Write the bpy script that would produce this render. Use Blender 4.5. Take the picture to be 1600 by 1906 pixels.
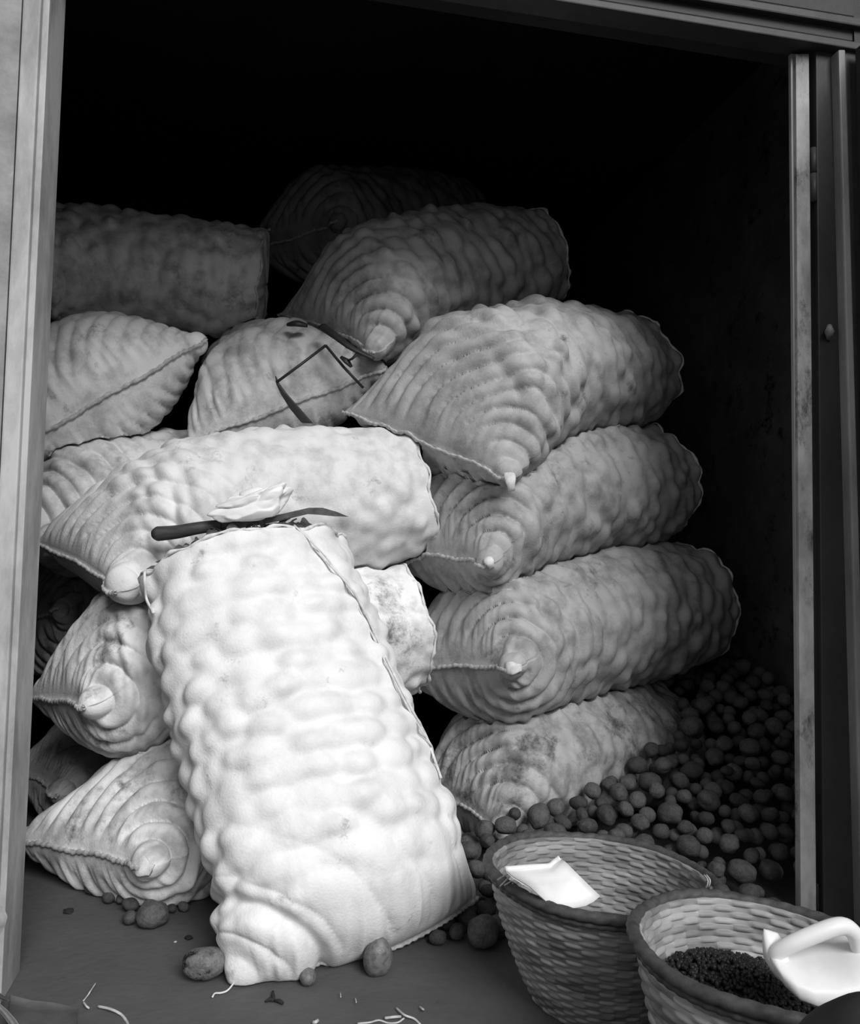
import bpy, bmesh, math, random
import numpy as np
from mathutils import Vector, Matrix, Euler

for o in list(bpy.data.objects):
    bpy.data.objects.remove(o)
SC = bpy.context.scene
COL = SC.collection
PI = math.pi

# ------------------------------------------------------------------ camera
CAM_H = 0.80
FPX = 1500.0
PITCH = math.radians(4.0)
ROLL = 0.013
_f = Vector((0, math.cos(PITCH), math.sin(PITCH)))
_r0 = Vector((1, 0, 0))
_u0 = Vector((0, -math.sin(PITCH), math.cos(PITCH)))
_up = _u0 * math.cos(ROLL) - _r0 * math.sin(ROLL)
_rt = _r0 * math.cos(ROLL) + _u0 * math.sin(ROLL)
CAM = Vector((0, 0, CAM_H))
cd = bpy.data.cameras.new('camera')
cd.sensor_fit = 'HORIZONTAL'
cd.sensor_width = 36.0
cd.lens = 36.0 * FPX / 1600.0
cd.clip_start = 0.02
cam = bpy.data.objects.new('camera', cd)
COL.objects.link(cam)
M3 = Matrix((_rt, _up, -_f)).transposed()
cam.matrix_world = Matrix.Translation(CAM) @ M3.to_4x4()
SC.camera = cam

# ------------------------------------------------------------------ light
SUN_TO = Vector((0.37, -0.71, 0.55)).normalized()     # direction towards the bright part of the sky
SUN_STRENGTH = 3.1
SUN_ANGLE = 30.0
SKY_STRENGTH = 0.42
w = bpy.data.worlds.new('sky')
SC.world = w
w.use_nodes = True
w.node_tree.nodes['Background'].inputs[0].default_value = (0.9, 0.9, 0.9, 1)
w.node_tree.nodes['Background'].inputs[1].default_value = SKY_STRENGTH
sl = bpy.data.lights.new('sun', 'SUN')
sl.energy = SUN_STRENGTH
sl.angle = math.radians(SUN_ANGLE)
sun = bpy.data.objects.new('sun', sl)
COL.objects.link(sun)
sun.rotation_euler = SUN_TO.to_track_quat('Z', 'Y').to_euler()
sun.location = (1.5, -3, 4)
vs = SC.view_settings
vs.view_transform = 'Standard'
vs.look = 'None'
vs.gamma = 1.0
vs.use_curve_mapping = False
vs.exposure = 0.0

# ------------------------------------------------------------------ pixel -> place helpers
def ray(px, py):
    return _f + _rt * ((px - 800.0) / FPX) - _up * ((py - 953.0) / FPX)

def P(px, py, Y):
    r = ray(px, py)
    return CAM + r * (Y / r.y)

def G(px, py, z=0.0):
    r = ray(px, py)
    return CAM + r * ((z - CAM_H) / r.z)

# the doorway plane
DANG = math.radians(12.0)
E_ = Vector((math.cos(DANG), math.sin(DANG), 0))
N_ = Vector((-math.sin(DANG), math.cos(DANG), 0))      # into the store
J_ = Vector((0.85, 1.87, 0))                            # right inner corner of the opening

def DR(t, n, z):
    return J_ + E_ * t + N_ * n + Vector((0, 0, z))

def DP(px, py, n=0.0):
    r = ray(px, py)
    o = J_ + N_ * n
    k = (o - CAM).dot(N_) / r.dot(N_)
    return CAM + r * k

# ------------------------------------------------------------------ materials
def mat(name, c=0.5, rough=0.8, c2=None, scale=8.0, detail=6.0, lo=0.4, hi=0.65, bump=0.0, bscale=60.0,
        metallic=0.0, stretch=(1, 1, 1), spec=0.3, c3=None, scale3=3.0, lo3=0.55, hi3=0.7, seed=0.0):
    m = bpy.data.materials.new(name)
    m.use_nodes = True
    nt = m.node_tree
    b = nt.nodes['Principled BSDF']
    b.inputs['Roughness'].default_value = rough
    b.inputs['Metallic'].default_value = metallic
    b.inputs['Specular IOR Level'].default_value = spec
    g = lambda v: (v, v, v, 1)
    b.inputs['Base Color'].default_value = g(c)
    tc = nt.nodes.new('ShaderNodeTexCoord')
    mp = nt.nodes.new('ShaderNodeMapping')
    mp.inputs['Scale'].default_value = stretch
    mp.inputs['Location'].default_value = (seed * 1.7, seed * 2.3, seed * 0.9)
    nt.links.new(tc.outputs['Object'], mp.inputs[0])
    out = None
    if c2 is not None:
        n = nt.nodes.new('ShaderNodeTexNoise')
        n.inputs['Scale'].default_value = scale
        n.inputs['Detail'].default_value = detail
        n.inputs['Roughness'].default_value = 0.65
        nt.links.new(mp.outputs[0], n.inputs[0])
        r = nt.nodes.new('ShaderNodeMapRange')
        r.inputs[1].default_value = lo
        r.inputs[2].default_value = hi
        nt.links.new(n.outputs[0], r.inputs[0])
        mx = nt.nodes.new('ShaderNodeMix')
        mx.data_type = 'RGBA'
        mx.inputs[6].default_value = g(c)
        mx.inputs[7].default_value = g(c2)
        nt.links.new(r.outputs[0], mx.inputs[0])
        out = mx.outputs[2]
        if c3 is not None:
            n3 = nt.nodes.new('ShaderNodeTexNoise')
            n3.inputs['Scale'].default_value = scale3
            n3.inputs['Detail'].default_value = 9.0
            n3.inputs['Roughness'].default_value = 0.75
            nt.links.new(mp.outputs[0], n3.inputs[0])
            r3 = nt.nodes.new('ShaderNodeMapRange')
            r3.inputs[1].default_value = lo3
            r3.inputs[2].default_value = hi3
            nt.links.new(n3.outputs[0], r3.inputs[0])
            mx3 = nt.nodes.new('ShaderNodeMix')
            mx3.data_type = 'RGBA'
            mx3.inputs[7].default_value = g(c3)
            nt.links.new(out, mx3.inputs[6])
            nt.links.new(r3.outputs[0], mx3.inputs[0])
            out = mx3.outputs[2]
        nt.links.new(out, b.inputs['Base Color'])
    if bump:
        n2 = nt.nodes.new('ShaderNodeTexNoise')
        n2.inputs['Scale'].default_value = bscale
        n2.inputs['Detail'].default_value = 6.0
        nt.links.new(mp.outputs[0], n2.inputs[0])
        bp = nt.nodes.new('ShaderNodeBump')
        bp.inputs['Strength'].default_value = bump
        bp.inputs['Distance'].default_value = 0.004
        nt.links.new(n2.outputs[0], bp.inputs['Height'])
        nt.links.new(bp.outputs[0], b.inputs['Normal'])
    return m

M = {}
M['floor'] = mat('dusty_floor', 0.10, 0.9, 0.07, 3.0, 8, 0.35, 0.7, bump=0.5, bscale=45, c3=0.03, scale3=14, lo3=0.62, hi3=0.75)
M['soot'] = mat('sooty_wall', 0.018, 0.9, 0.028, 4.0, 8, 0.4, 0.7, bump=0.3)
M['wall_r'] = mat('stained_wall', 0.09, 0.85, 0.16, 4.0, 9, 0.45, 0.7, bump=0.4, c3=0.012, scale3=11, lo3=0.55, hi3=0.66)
M['jamb'] = mat('pale_weathered_metal', 0.50, 0.55, 0.27, 9.0, 9, 0.42, 0.62, bump=0.15, bscale=80, stretch=(1, 1, 0.35), c3=0.1, scale3=16, lo3=0.68, hi3=0.74)
M['jamb_panel'] = mat('pale_blotched_metal', 0.33, 0.6, 0.19, 7.0, 9, 0.4, 0.62, bump=0.2, c3=0.42, scale3=8, lo3=0.58, hi3=0.68)
M['dark_paint'] = mat('dark_painted_metal', 0.03, 0.55, 0.02, 5.0, 7, 0.4, 0.65, bump=0.15, c3=0.25, scale3=9, lo3=0.74, hi3=0.78)
M['bead'] = mat('worn_edge_metal', 0.3, 0.5, 0.16, 9.0, 7, 0.4, 0.65, stretch=(1, 1, 0.2))
M['lintel_bead'] = mat('dull_edge_metal', 0.05, 0.5, 0.03, 9.0, 7, 0.4, 0.65)
M['rust'] = mat('rusty_strip_metal', 0.42, 0.65, 0.22, 10.0, 9, 0.4, 0.62, bump=0.3, stretch=(1, 1, 0.5), c3=0.06, scale3=12, lo3=0.54, hi3=0.66)
M['iron'] = mat('black_iron', 0.018, 0.5, 0.03, 20, 4)
M['knife_handle'] = mat('dark_wood', 0.055, 0.55, 0.035, 30, 5, stretch=(1, 6, 6))
M['blade'] = mat('tarnished_steel', 0.06, 0.4, 0.12, 25, 5, metallic=0.5)
M['plastic'] = mat('white_plastic', 0.78, 0.4, 0.7, 12, 5, 0.5, 0.7, c3=0.2, scale3=10, lo3=0.72, hi3=0.76)
M['paper'] = mat('white_crumpled_plastic', 0.82, 0.55, 0.7, 10, 4)
M['leafdry'] = mat('dry_leaf', 0.1, 0.8, 0.05, 30, 5, bump=0.3)
M['leafpale'] = mat('pale_dry_leaf', 0.3, 0.7, 0.2, 30, 5)
M['leafgrey'] = mat('grey_dry_leaf', 0.11, 0.75, 0.08, 20, 5)
M['straw'] = mat('straw', 0.55, 0.7, 0.4, 60, 3)
M['twig'] = mat('dark_twig', 0.02, 0.8)
M['thread'] = mat('sack_thread', 0.72, 0.8, 0.55, 60, 3)
M['seam'] = mat('seam_cord', 0.5, 0.85, 0.3, 70, 4)
M['bean'] = mat('dark_bean', 0.03, 0.45, 0.016, 120, 3)
M['black_cloth'] = mat('dark_cloth', 0.03, 0.8, 0.02, 10, 4)
M['potatoes'] = [mat('dusty_potato', c, 0.75, c * 0.6, 3.5, 8, 0.4, 0.66, bump=0.5, bscale=9, seed=i) for i, c in enumerate((0.085, 0.11, 0.14, 0.07))]
M['potato_dirty'] = mat('muddy_potato', 0.17, 0.55, 0.11, 4, 8, 0.4, 0.6, bump=0.6, bscale=7, c3=0.015, scale3=1.3, lo3=0.54, hi3=0.6, seed=2.2)
M['potato_shiny'] = mat('smooth_potato', 0.16, 0.45, 0.09, 2.5, 8, 0.45, 0.62, bump=0.3, bscale=6, spec=0.5)

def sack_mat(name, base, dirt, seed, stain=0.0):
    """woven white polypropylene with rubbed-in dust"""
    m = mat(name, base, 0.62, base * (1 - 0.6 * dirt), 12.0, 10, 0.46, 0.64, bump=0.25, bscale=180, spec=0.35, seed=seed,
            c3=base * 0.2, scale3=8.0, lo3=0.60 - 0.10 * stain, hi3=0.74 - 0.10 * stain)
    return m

# ------------------------------------------------------------------ object helpers
def obj(name, me, m=None, parent=None, smooth=True):
    if m is not None and not me.materials:
        me.materials.append(m)
    if smooth:
        me.polygons.foreach_set('use_smooth', [True] * len(me.polygons))
    o = bpy.data.objects.new(name, me)
    COL.objects.link(o)
    if parent is not None:
        o.parent = parent
    return o

def tag(o, label, cat, group=None, kind=None):
    o['label'] = label
    o['category'] = cat
    if group:
        o['group'] = group
    if kind:
        o['kind'] = kind
    return o

def thing(name, label, cat, loc, group=None, rotz=0.0):
    o = bpy.data.objects.new(name, None)
    o.empty_display_size = 0.05
    COL.objects.link(o)
    o.location = loc
    o.rotation_euler = (0, 0, rotz)
    return tag(o, label, cat, group)

def mesh_np(name, verts, faces):
    me = bpy.data.meshes.new(name)
    me.from_pydata([tuple(v) for v in verts], [], faces)
    me.update()
    return me

def grid_mesh(name, A, close_u=True, cap_end=None):
    """A: (nv, nu, 3) array -> quad mesh, periodic in u"""
    nv, nu, _ = A.shape
    me = bpy.data.meshes.new(name)
    V = A.reshape(-1, 3)
    i = np.arange(nv - 1)[:, None]
    j = np.arange(nu if close_u else nu - 1)[None, :]
    j2 = (j + 1) % nu
    F = np.stack([i * nu + j, i * nu + j2, (i + 1) * nu + j2, (i + 1) * nu + j], -1).reshape(-1, 4)
    me.vertices.add(len(V))
    me.vertices.foreach_set('co', V.astype(np.float32).ravel())
    me.loops.add(F.size)
    me.loops.foreach_set('vertex_index', F.astype(np.int32).ravel())
    me.polygons.add(len(F))
    me.polygons.foreach_set('loop_start', (np.arange(len(F)) * 4).astype(np.int32))
    me.polygons.foreach_set('loop_total', np.full(len(F), 4, np.int32))
    me.update(calc_edges=True)
    me.validate()
    return me

def prism(bm, poly, d):
    """extrude a polygon (list of Vectors) by vector d"""
    a = [bm.verts.new(p) for p in poly]
    b = [bm.verts.new(p + d) for p in poly]
    n = len(poly)
    bm.faces.new(a)
    bm.faces.new(list(reversed(b)))
    for i in range(n):
        bm.faces.new((a[i], b[i], b[(i + 1) % n], a[(i + 1) % n]))

def box(bm, lo, hi):
    lo, hi = Vector(lo), Vector(hi)
    prism(bm, [Vector((lo.x, lo.y, lo.z)), Vector((hi.x, lo.y, lo.z)), Vector((hi.x, hi.y, lo.z)), Vector((lo.x, hi.y, lo.z))],
          Vector((0, 0, hi.z - lo.z)))

def bm_mesh(name, bm, bevel=0.0):
    bmesh.ops.recalc_face_normals(bm, faces=bm.faces)
    if bevel:
        bmesh.ops.bevel(bm, geom=list(bm.edges), offset=bevel, segments=2, affect='EDGES', profile=0.6)
    me = bpy.data.meshes.new(name)
    bm.to_mesh(me)
    bm.free()
    return me

def structure(o):
    o['kind'] = 'structure'
    return o

def tube_mesh(name, pts, rad, n=8, closed=False, wob=None, flat=1.0):
    """round (or flattened) tube along pts; rad is a number or a list"""
    pts = [Vector(p) for p in pts]
    k = len(pts)
    rr = [rad] * k if not hasattr(rad, '__len__') else rad
    A = np.zeros((k + (1 if closed else 0), n, 3))
    ref = None
    for i in range(k):
        a = pts[(i - 1) % k] if (closed or i > 0) else pts[i]
        b = pts[(i + 1) % k] if (closed or i < k - 1) else pts[i]
        t = (b - a)
        if t.length < 1e-9:
            t = Vector((0, 0, 1))
        t.normalize()
        if ref is None:
            ref = t.orthogonal().normalized()
        x = (ref - t * ref.dot(t))
        x = x.normalized() if x.length > 1e-6 else t.orthogonal().normalized()
        ref = x
        y = t.cross(x)
        for j in range(n):
            an = 2 * PI * j / n
            r = rr[i] * (wob(i, an) if wob else 1.0)
            A[i, j] = pts[i] + x * (r * math.cos(an)) + y * (r * flat * math.sin(an))
    if closed:
        A[k] = A[0]
        return grid_mesh(name, A)
    # pinch the ends shut
    A = np.concatenate([np.repeat(A[:1].mean(1, keepdims=True), n, 1), A, np.repeat(A[-1:].mean(1, keepdims=True), n, 1)], 0)
    return grid_mesh(name, A)

def smooth_path(pts, sub=6):
    """Catmull-Rom"""
    pts = [Vector(p) for p in pts]
    q = [pts[0] * 2 - pts[1]] + pts + [pts[-1] * 2 - pts[-2]]
    out = []
    for i in range(1, len(q) - 2):
        for k in range(sub):
            t = k / sub
            p0, p1, p2, p3 = q[i - 1], q[i], q[i + 1], q[i + 2]
            out.append(0.5 * ((2 * p1) + (p2 - p0) * t + (2 * p0 - 5 * p1 + 4 * p2 - p3) * t * t + (3 * p1 - p0 - 3 * p2 + p3) * t ** 3))
    out.append(pts[-1])
    return out

# ------------------------------------------------------------------ numpy noise
def _hash(ix, iy, iz, seed):
    h = (ix * 374761393 + iy * 668265263 + iz * 1274126177 + seed * 974634777) & 0x7fffffff
    h = ((h ^ (h >> 13)) * 1274126177) & 0x7fffffff
    h = (h ^ (h >> 16)) & 0xffff
    return h / 65535.0

def vnoise(X, freq, seed=0):
    """value noise -1..1 on (...,3) points"""
    Q = X * freq + 1000.0
    I = np.floor(Q).astype(np.int64)
    F = Q - I
    F = F * F * (3 - 2 * F)
    r = 0
    for dx in (0, 1):
        for dy in (0, 1):
            for dz in (0, 1):
                wgt = (F[..., 0] if dx else 1 - F[..., 0]) * (F[..., 1] if dy else 1 - F[..., 1]) * (F[..., 2] if dz else 1 - F[..., 2])
                r = r + wgt * _hash(I[..., 0] + dx, I[..., 1] + dy, I[..., 2] + dz, seed)
    return r * 2 - 1

def sstep(a, b, x):
    t = np.clip((x - a) / (b - a), 0, 1)
    return t * t * (3 - 2 * t)

def smooth2(D, n):
    for _ in range(n):
        D = 0.25 * np.roll(D, 1, 1) + 0.25 * np.roll(D, -1, 1) + 0.5 * D
        U = np.concatenate([D[:1], D[:-1]], 0)
        L = np.concatenate([D[1:], D[-1:]], 0)
        D = 0.25 * U + 0.25 * L + 0.5 * D
    return D

# ------------------------------------------------------------------ bags press against the ones already there
from mathutils.bvhtree import BVHTree
SETTLED = []          # (tree, lo, hi)
def quads(nv, nu):
    i = np.arange(nv - 1)[:, None]
    j = np.arange(nu)[None, :]
    j2 = (j + 1) % nu
    return np.stack([i * nu + j + 0 * j, i * nu + j2, (i + 1) * nu + j2, (i + 1) * nu + j], -1).reshape(-1, 4)
def push_out(pts, gap):
    """keep cord and tab points outside every bag but the last one"""
    out = []
    for p in pts:
        p = Vector(p)
        for (t, lo, hi) in SETTLED[:-1]:
            if all(lo[i] - gap < p[i] < hi[i] + gap for i in range(3)):
                h = t.find_nearest(p, 0.4)
                if h[0] is not None and (p - h[0]).dot(h[1]) < gap:
                    p = h[0] + h[1] * gap
        p.z = max(p.z, gap)
        out.append(p)
    return out
def settle(A, gap=0.008):
    """cloth that would enter a neighbouring bag is flattened against it"""
    nv, nu, _ = A.shape
    V = A.reshape(-1, 3).copy()
    V[:, 2] = np.maximum(V[:, 2], 0.004)
    for it in range(2):
        for (t, lo, hi) in SETTLED:
            cand = np.nonzero(((V > lo) & (V < hi)).all(1))[0]
            for k in cand:
                p = Vector(V[k])
                h = t.find_nearest(p, 0.4)
                if h[0] is not None:
                    sd = (p - h[0]).dot(h[1])
                    if sd < gap:
                        q = h[0] + h[1] * gap
                        V[k] = q
    V[:, 2] = np.maximum(V[:, 2], 0.004)
    t = BVHTree.FromPolygons(V.tolist(), quads(nv, nu).tolist())
    SETTLED.append((t, V.min(0) - 0.005, V.max(0) + 0.005))
    return V.reshape(A.shape)

# ------------------------------------------------------------------ the sack builder
def sack(label, LE, RE, END, R, seed, m, ra=1.0, rb=0.95, lift=0.04, ear=0.03, s1=0.30, s2=0.5, ripple=1.0, bump=1.0,
         hem=True, seam=True, cap=0.10, group='stuffed potato sacks', tip=None, nu=230, nv=250, updir=None, bulge=0.0, tail=0.1,
         base=None, ripple_len=0.22, lam=0.05, tipball=0.0, tipw=0.10, bend=None, nose=0.036, pinch=0.0):
    rng = np.random.RandomState(seed)
    LE, RE, END = np.array(LE), np.array(RE), np.array(END)
    mid = (LE + RE) / 2
    wv = END - mid
    Ls = np.linalg.norm(wv)
    wv = wv / Ls
    a0 = np.linalg.norm(RE - LE) / 2
    u0 = (RE - LE) / (2 * a0)
    u1 = u0 - wv * u0.dot(wv)
    u1 /= np.linalg.norm(u1)
    v1 = np.cross(u1, wv)
    upd = np.array(updir if updir is not None else (0, -0.3, 1.0))
    if v1.dot(upd) < 0:
        v1 = -v1
    nb = int(nv * 0.86)
    sb = (np.linspace(0, 1, nb)) ** 1.25
    ncap = nv - nb
    rf = np.concatenate([np.ones(nb), np.linspace(1, 0.0, ncap + 1)[1:]])
    s = np.concatenate([sb, np.ones(ncap)])
    th = np.arange(nu) * 2 * PI / nu
    # keep rows of vertices denser along the ears
    c, sn = np.cos(th), np.sin(th)
    S = s[:, None]
    f2 = sstep(0, s2, S)
    neck = 1 - tail * sstep(0.8, 1.0, S)
    a = (a0 * (1 - f2) + R * ra * f2) * neck * rf[:, None]
    b = R * rb * np.maximum(1 - (1 - np.clip(S / s1, 0, 1)) ** 2.3, 0) ** 0.62 * neck * rf[:, None] + 0.004 * (1 - sstep(0, s1, S))
    e = 1.35 - 0.35 * sstep(0, s1, S)
    X = np.sign(c)[None, :] * np.abs(c)[None, :] ** 1.0 * a
    Yv = np.sign(sn)[None, :] * np.abs(sn)[None, :] ** e * b
    fu = sstep(0, s1 * 1.2, S)[..., None]
    U = u0 * (1 - fu) + u1 * fu
    U = U / np.linalg.norm(U, axis=-1, keepdims=True)
    g = sstep(0, s1 * 1.1, S) * (1 - sstep(0.45, 1.0, S))
    ax = S * Ls + ear * (1 - np.abs(c)[None, :] ** 2.2) * (1 - sstep(0, s1, S)) * 1.0 + cap * R * (1 - rf[:, None] ** 2)
    A = mid + wv * ax[..., None] + U * X[..., None] + v1 * (Yv + g * lift)[..., None]
    if bend is not None:
        A = A + np.array(bend) * (4 * S * (1 - S))[..., None]
    if nose:
        # the corner holds one last potato: a rounded knob
        Q = RE + wv * nose * 0.7 - u0 * nose * 0.75
        dq = A - Q
        lq = np.linalg.norm(dq, axis=-1, keepdims=True)
        A = Q + dq / np.maximum(lq, 1e-6) * (0.5 * (lq + nose + np.sqrt((lq - nose) ** 2 + (0.25 * nose) ** 2)))
    if bulge:
        A = A + (vnoise(A, 4.0, seed + 5) * bulge)[..., None] * v1
    base_edge = A[0].copy()
    # outward normals of the undisplaced bag
    du = np.roll(A, -1, 1) - np.roll(A, 1, 1)
    dv = np.gradient(A, axis=0)
    N = np.cross(du, dv)
    ln = np.linalg.norm(N, axis=-1, keepdims=True)
    N = N / np.maximum(ln, 1e-9)
    C = A.mean(1, keepdims=True)
    sgn = np.sign(((A - C) * N).sum(-1)[nb // 2].mean())
    N = N * sgn
    # potatoes pressing on the cloth
    circ = 2 * PI * R
    nr = max(4, int(round(Ls / 0.058)))
    nc = max(8, int(round(circ / 0.074)))
    jx, jy = rng.uniform(-0.30, 0.30, (nr + 6, nc)), rng.uniform(-0.2, 0.2, (nr + 6, nc))
    am = rng.uniform(0.35, 1.0, (nr + 6, nc))
    wid = rng.uniform(0.55, 0.95, (nr + 6, nc))
    gx = (th / (2 * PI) * nc)[None, :] * np.ones_like(S)
    gy = (S * Ls / Ls * nr) * np.ones_like(gx) + 2 + 0.35 * np.sin(th * 2 + seed)[None, :] + 0.3 * vnoise(A, 6, seed + 9)
    ix, iy = np.floor(gx).astype(int), np.clip(np.floor(gy).astype(int), 1, nr + 4)
    H = np.zeros_like(gx)
    for dy in (-1, 0, 1):
        row = iy + dy
        sh = (row % 2) * 0.5
        for dx in (-2, -1, 0, 1):
            cc = (ix + dx)
            k = cc % nc
            px = cc + 0.5 + sh + jx[row, k]
            py = row + 0.5 + jy[row, k]
            d2 = ((gx - px) / (0.78 * wid[row, k])) ** 2 + ((gy - py) / (0.66 * wid[row, k])) ** 2
            H = np.maximum(H, am[row, k] * np.sqrt(np.maximum(1 - d2, 0.0)))
    H = smooth2(H, 7)
    mb = sstep(0.04, 0.22, S) * (0.3 + 0.7 * rf[:, None])
    D = bump * 0.023 * H * mb
    D = D + 0.0015 * vnoise(A, 30, seed) * mb + 0.007 * vnoise(A, 11, seed + 3) * mb
    # gathered folds running round the pointed corner
    d = np.linalg.norm(A - RE, axis=-1) + 0.005 * vnoise(A, 14, seed + 1) + 0.022 * vnoise(A, 6, seed + 2)
    ph = d / lam
    fold = np.abs(np.sin(PI * ph)) ** 0.5 - 0.7
    fa = np.exp(-(S * Ls / ripple_len) ** 1.5) * np.clip(d / 0.09, 0, 1) * (0.7 + 0.4 * vnoise(A, 7, seed + 4))
    fa = fa * sstep(0.0, 0.05, S) 
    D = D + ripple * 0.036 * fold * fa
    if pinch:
        D = D - pinch * np.exp(-((d - 0.16) / 0.016) ** 2) + 0.6 * pinch * np.exp(-((d - 0.10) / 0.04) ** 2)
    # small pinches running from the stitched edge
    pin = vnoise(np.stack([c[None, :] * np.ones_like(S) * 26, S * 3 * np.ones_like(gx), np.sign(sn)[None, :] * np.ones_like(S)], -1), 1.0, seed + 7)
    D = D + 0.006 * pin * np.exp(-(S * Ls / 0.08)) * sstep(0, 0.02, S)
    # round knob of the corner that holds one last potato
    if tipball:
        kb = np.exp(-((np.linalg.norm(A - (RE + wv * tipw * 0.55 + v1 * 0.02), axis=-1)) / (tipw * 0.6)) ** 2)
        D = D + tipball * kb
    A = A + N * D[..., None]
    if sgn < 0:
        ix = (-np.arange(nu)) % nu
        A, N = A[:, ix], N[:, ix]
    A = settle(A)
    root = thing('potato_sack', label, 'sack', (0, 0, 0), group)
    bp = Vector(A.reshape(-1, 3).mean(0))
    bp.z = float(A[..., 2].min())
    root.location = bp
    off = np.array(bp)
    mir = (-np.arange(nu)) % nu
    shut = (A[:1] + A[:1][:, mir]) / 2 - wv * 0.003
    obj('bag', grid_mesh('bag', np.concatenate([shut, A], 0) - off), m, root)
    if seam:
        h = nu // 2
        e1 = A[0, :h + 1]
        e2 = A[0, [(-k) % nu for k in range(h + 1)]]
        lowe = e1 if (e1.mean(0) - e2.mean(0)).dot(v1) < 0 else e2
        pts = [Vector(x) for x in (e1 + e2) / 2 * 0.4 + lowe * 0.6 - wv * 0.004]
        pts = [p + Vector(v1) * (0.003 * math.sin(i * 0.21 + seed) + 0.0012 * math.sin(i * 0.8)) for i, p in enumerate(pts)]
        pts = [p - bp for p in push_out(pts, 0.009)]
        rad = [0.0042 * (1 + 0.28 * math.sin(i * 1.9)) for i in range(len(pts))]
        obj('seam', tube_mesh('seam', pts, rad, 8, flat=1.4), M['seam'], root)
    if hem:
        ring = A[nb - 1]
        cen = ring.mean(0)
        pts = [Vector(cen + (p - cen) * (1.0 + 0.012 * math.sin(i * 0.7 + seed) + 0.006 * math.sin(i * 2.1)) + wv * 0.006 * math.sin(i * 0.5)) for i, p in enumerate(ring[::2])]
        pts = [p - bp for p in push_out(pts, 0.009)]
        rad = [0.0042 * (1 + 0.4 * math.sin(i * 1.3)) for i in range(len(pts))]
        obj('hem', tube_mesh('hem', pts, rad, 6, closed=True, flat=1.0), M['thread'], root)
    if tip:
        # little folded tab of cloth sewn over the corner
        tl, tw, tdir = tip
        td = Vector(tdir).normalized()
        sd = td.cross(Vector((0, -1, 0.2))).normalized()
        A2 = np.zeros((8, 10, 3))
        for i in range(8):
            t = i / 7
            cpt = Vector(RE) - td * 0.02 + td * ((tl + 0.02) * t) + Vector((0, -0.012, 0.0)) * math.sin(t * PI)
            for j in range(10):
                an = 2 * PI * j / 10
                A2[i, j] = cpt + sd * (tw * (0.9 + 0.25 * math.sin(t * 5)) * math.cos(an)) + td.cross(sd) * (0.006 * (1.1 - 0.4 * t) * math.sin(an))
        A2 = np.concatenate([np.repeat(A2[:1].mean(1, keepdims=True), 10, 1), A2, np.repeat(A2[-1:].mean(1, keepdims=True), 10, 1)], 0)
        A2 = np.array([tuple(q) for q in push_out(A2.reshape(-1, 3), 0.003)]).reshape(A2.shape)
        obj('corner_tab', grid_mesh('corner_tab', A2 - off), M['thread'], root)
    return root, A, nb, wv, u1, v1, N

def part_of(root, name, me, m):
    """mesh given in world coordinates, parented to root (which is only translated)"""
    me.transform(Matrix.Translation(-root.location))
    return obj(name, me, m, root)

# ================================================================== SETTING
def slab(name, pts, d, m):
    bm = bmesh.new()
    prism(bm, pts, d)
    return structure(obj(name, bm_mesh(name, bm), m, smooth=False))

bm = bmesh.new()
box(bm, (-9, -8, -0.1), (9, 6.5, 0.0))
structure(obj('floor', bm_mesh('floor', bm), M['floor'], smooth=False))
WL, WR, WB, WH = -2.35, 0.62, 2.7, 2.75        # door-plane extents of the store room
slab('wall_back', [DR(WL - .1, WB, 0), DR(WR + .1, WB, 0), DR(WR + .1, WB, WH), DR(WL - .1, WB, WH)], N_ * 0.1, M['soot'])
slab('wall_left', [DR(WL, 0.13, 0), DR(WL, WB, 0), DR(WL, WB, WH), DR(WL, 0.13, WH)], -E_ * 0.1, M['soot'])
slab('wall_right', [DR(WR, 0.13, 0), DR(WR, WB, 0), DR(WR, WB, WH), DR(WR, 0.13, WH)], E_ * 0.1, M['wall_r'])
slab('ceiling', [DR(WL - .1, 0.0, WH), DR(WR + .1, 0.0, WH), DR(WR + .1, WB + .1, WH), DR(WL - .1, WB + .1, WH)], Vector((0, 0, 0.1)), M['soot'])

def xl(a, y):     # left jamb lines: x at image row y
    return a - 0.049 * y
TOPY, BOTY = -260, 1906
def vstrip(x0f, x1f, n0, thick, y0=TOPY, y1=1990):
    bm = bmesh.new()
    def fl(p):   # drop the lower end on the floor
        return p
    a, b = DP(x0f(y0), y0, n0), DP(x1f(y0), y0, n0)
    c, d = DP(x1f(y1), y1, n0), DP(x0f(y1), y1, n0)
    # extend/trim to the floor along the strip
    def tofloor(t, bt):
        k = (t.z - 0.0) / (t.z - bt.z)
        return t + (bt - t) * k
    c2, d2 = tofloor(b, c), tofloor(a, d)
    prism(bm, [a, b, c2, d2], N_ * thick)
    return bm

# outer walls each side of the opening and above it
tl = (DP(60, 900) - J_).dot(E_)
slab('wall_front', [DR(tl - 3.2, 0.0, 0), DR(tl - 0.16, 0.0, 0), DR(tl - 0.16, 0.0, 2.85), DR(tl - 3.2, 0.0, 2.85)], N_ * 0.12, M['jamb_panel'])
o = slab('wall_front_right', [DR(0.19, 0.0, 0), DR(2.8, 0.0, 0), DR(2.8, 0.0, 2.85), DR(0.19, 0.0, 2.85)], N_ * 0.12, M['dark_paint'])

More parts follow.
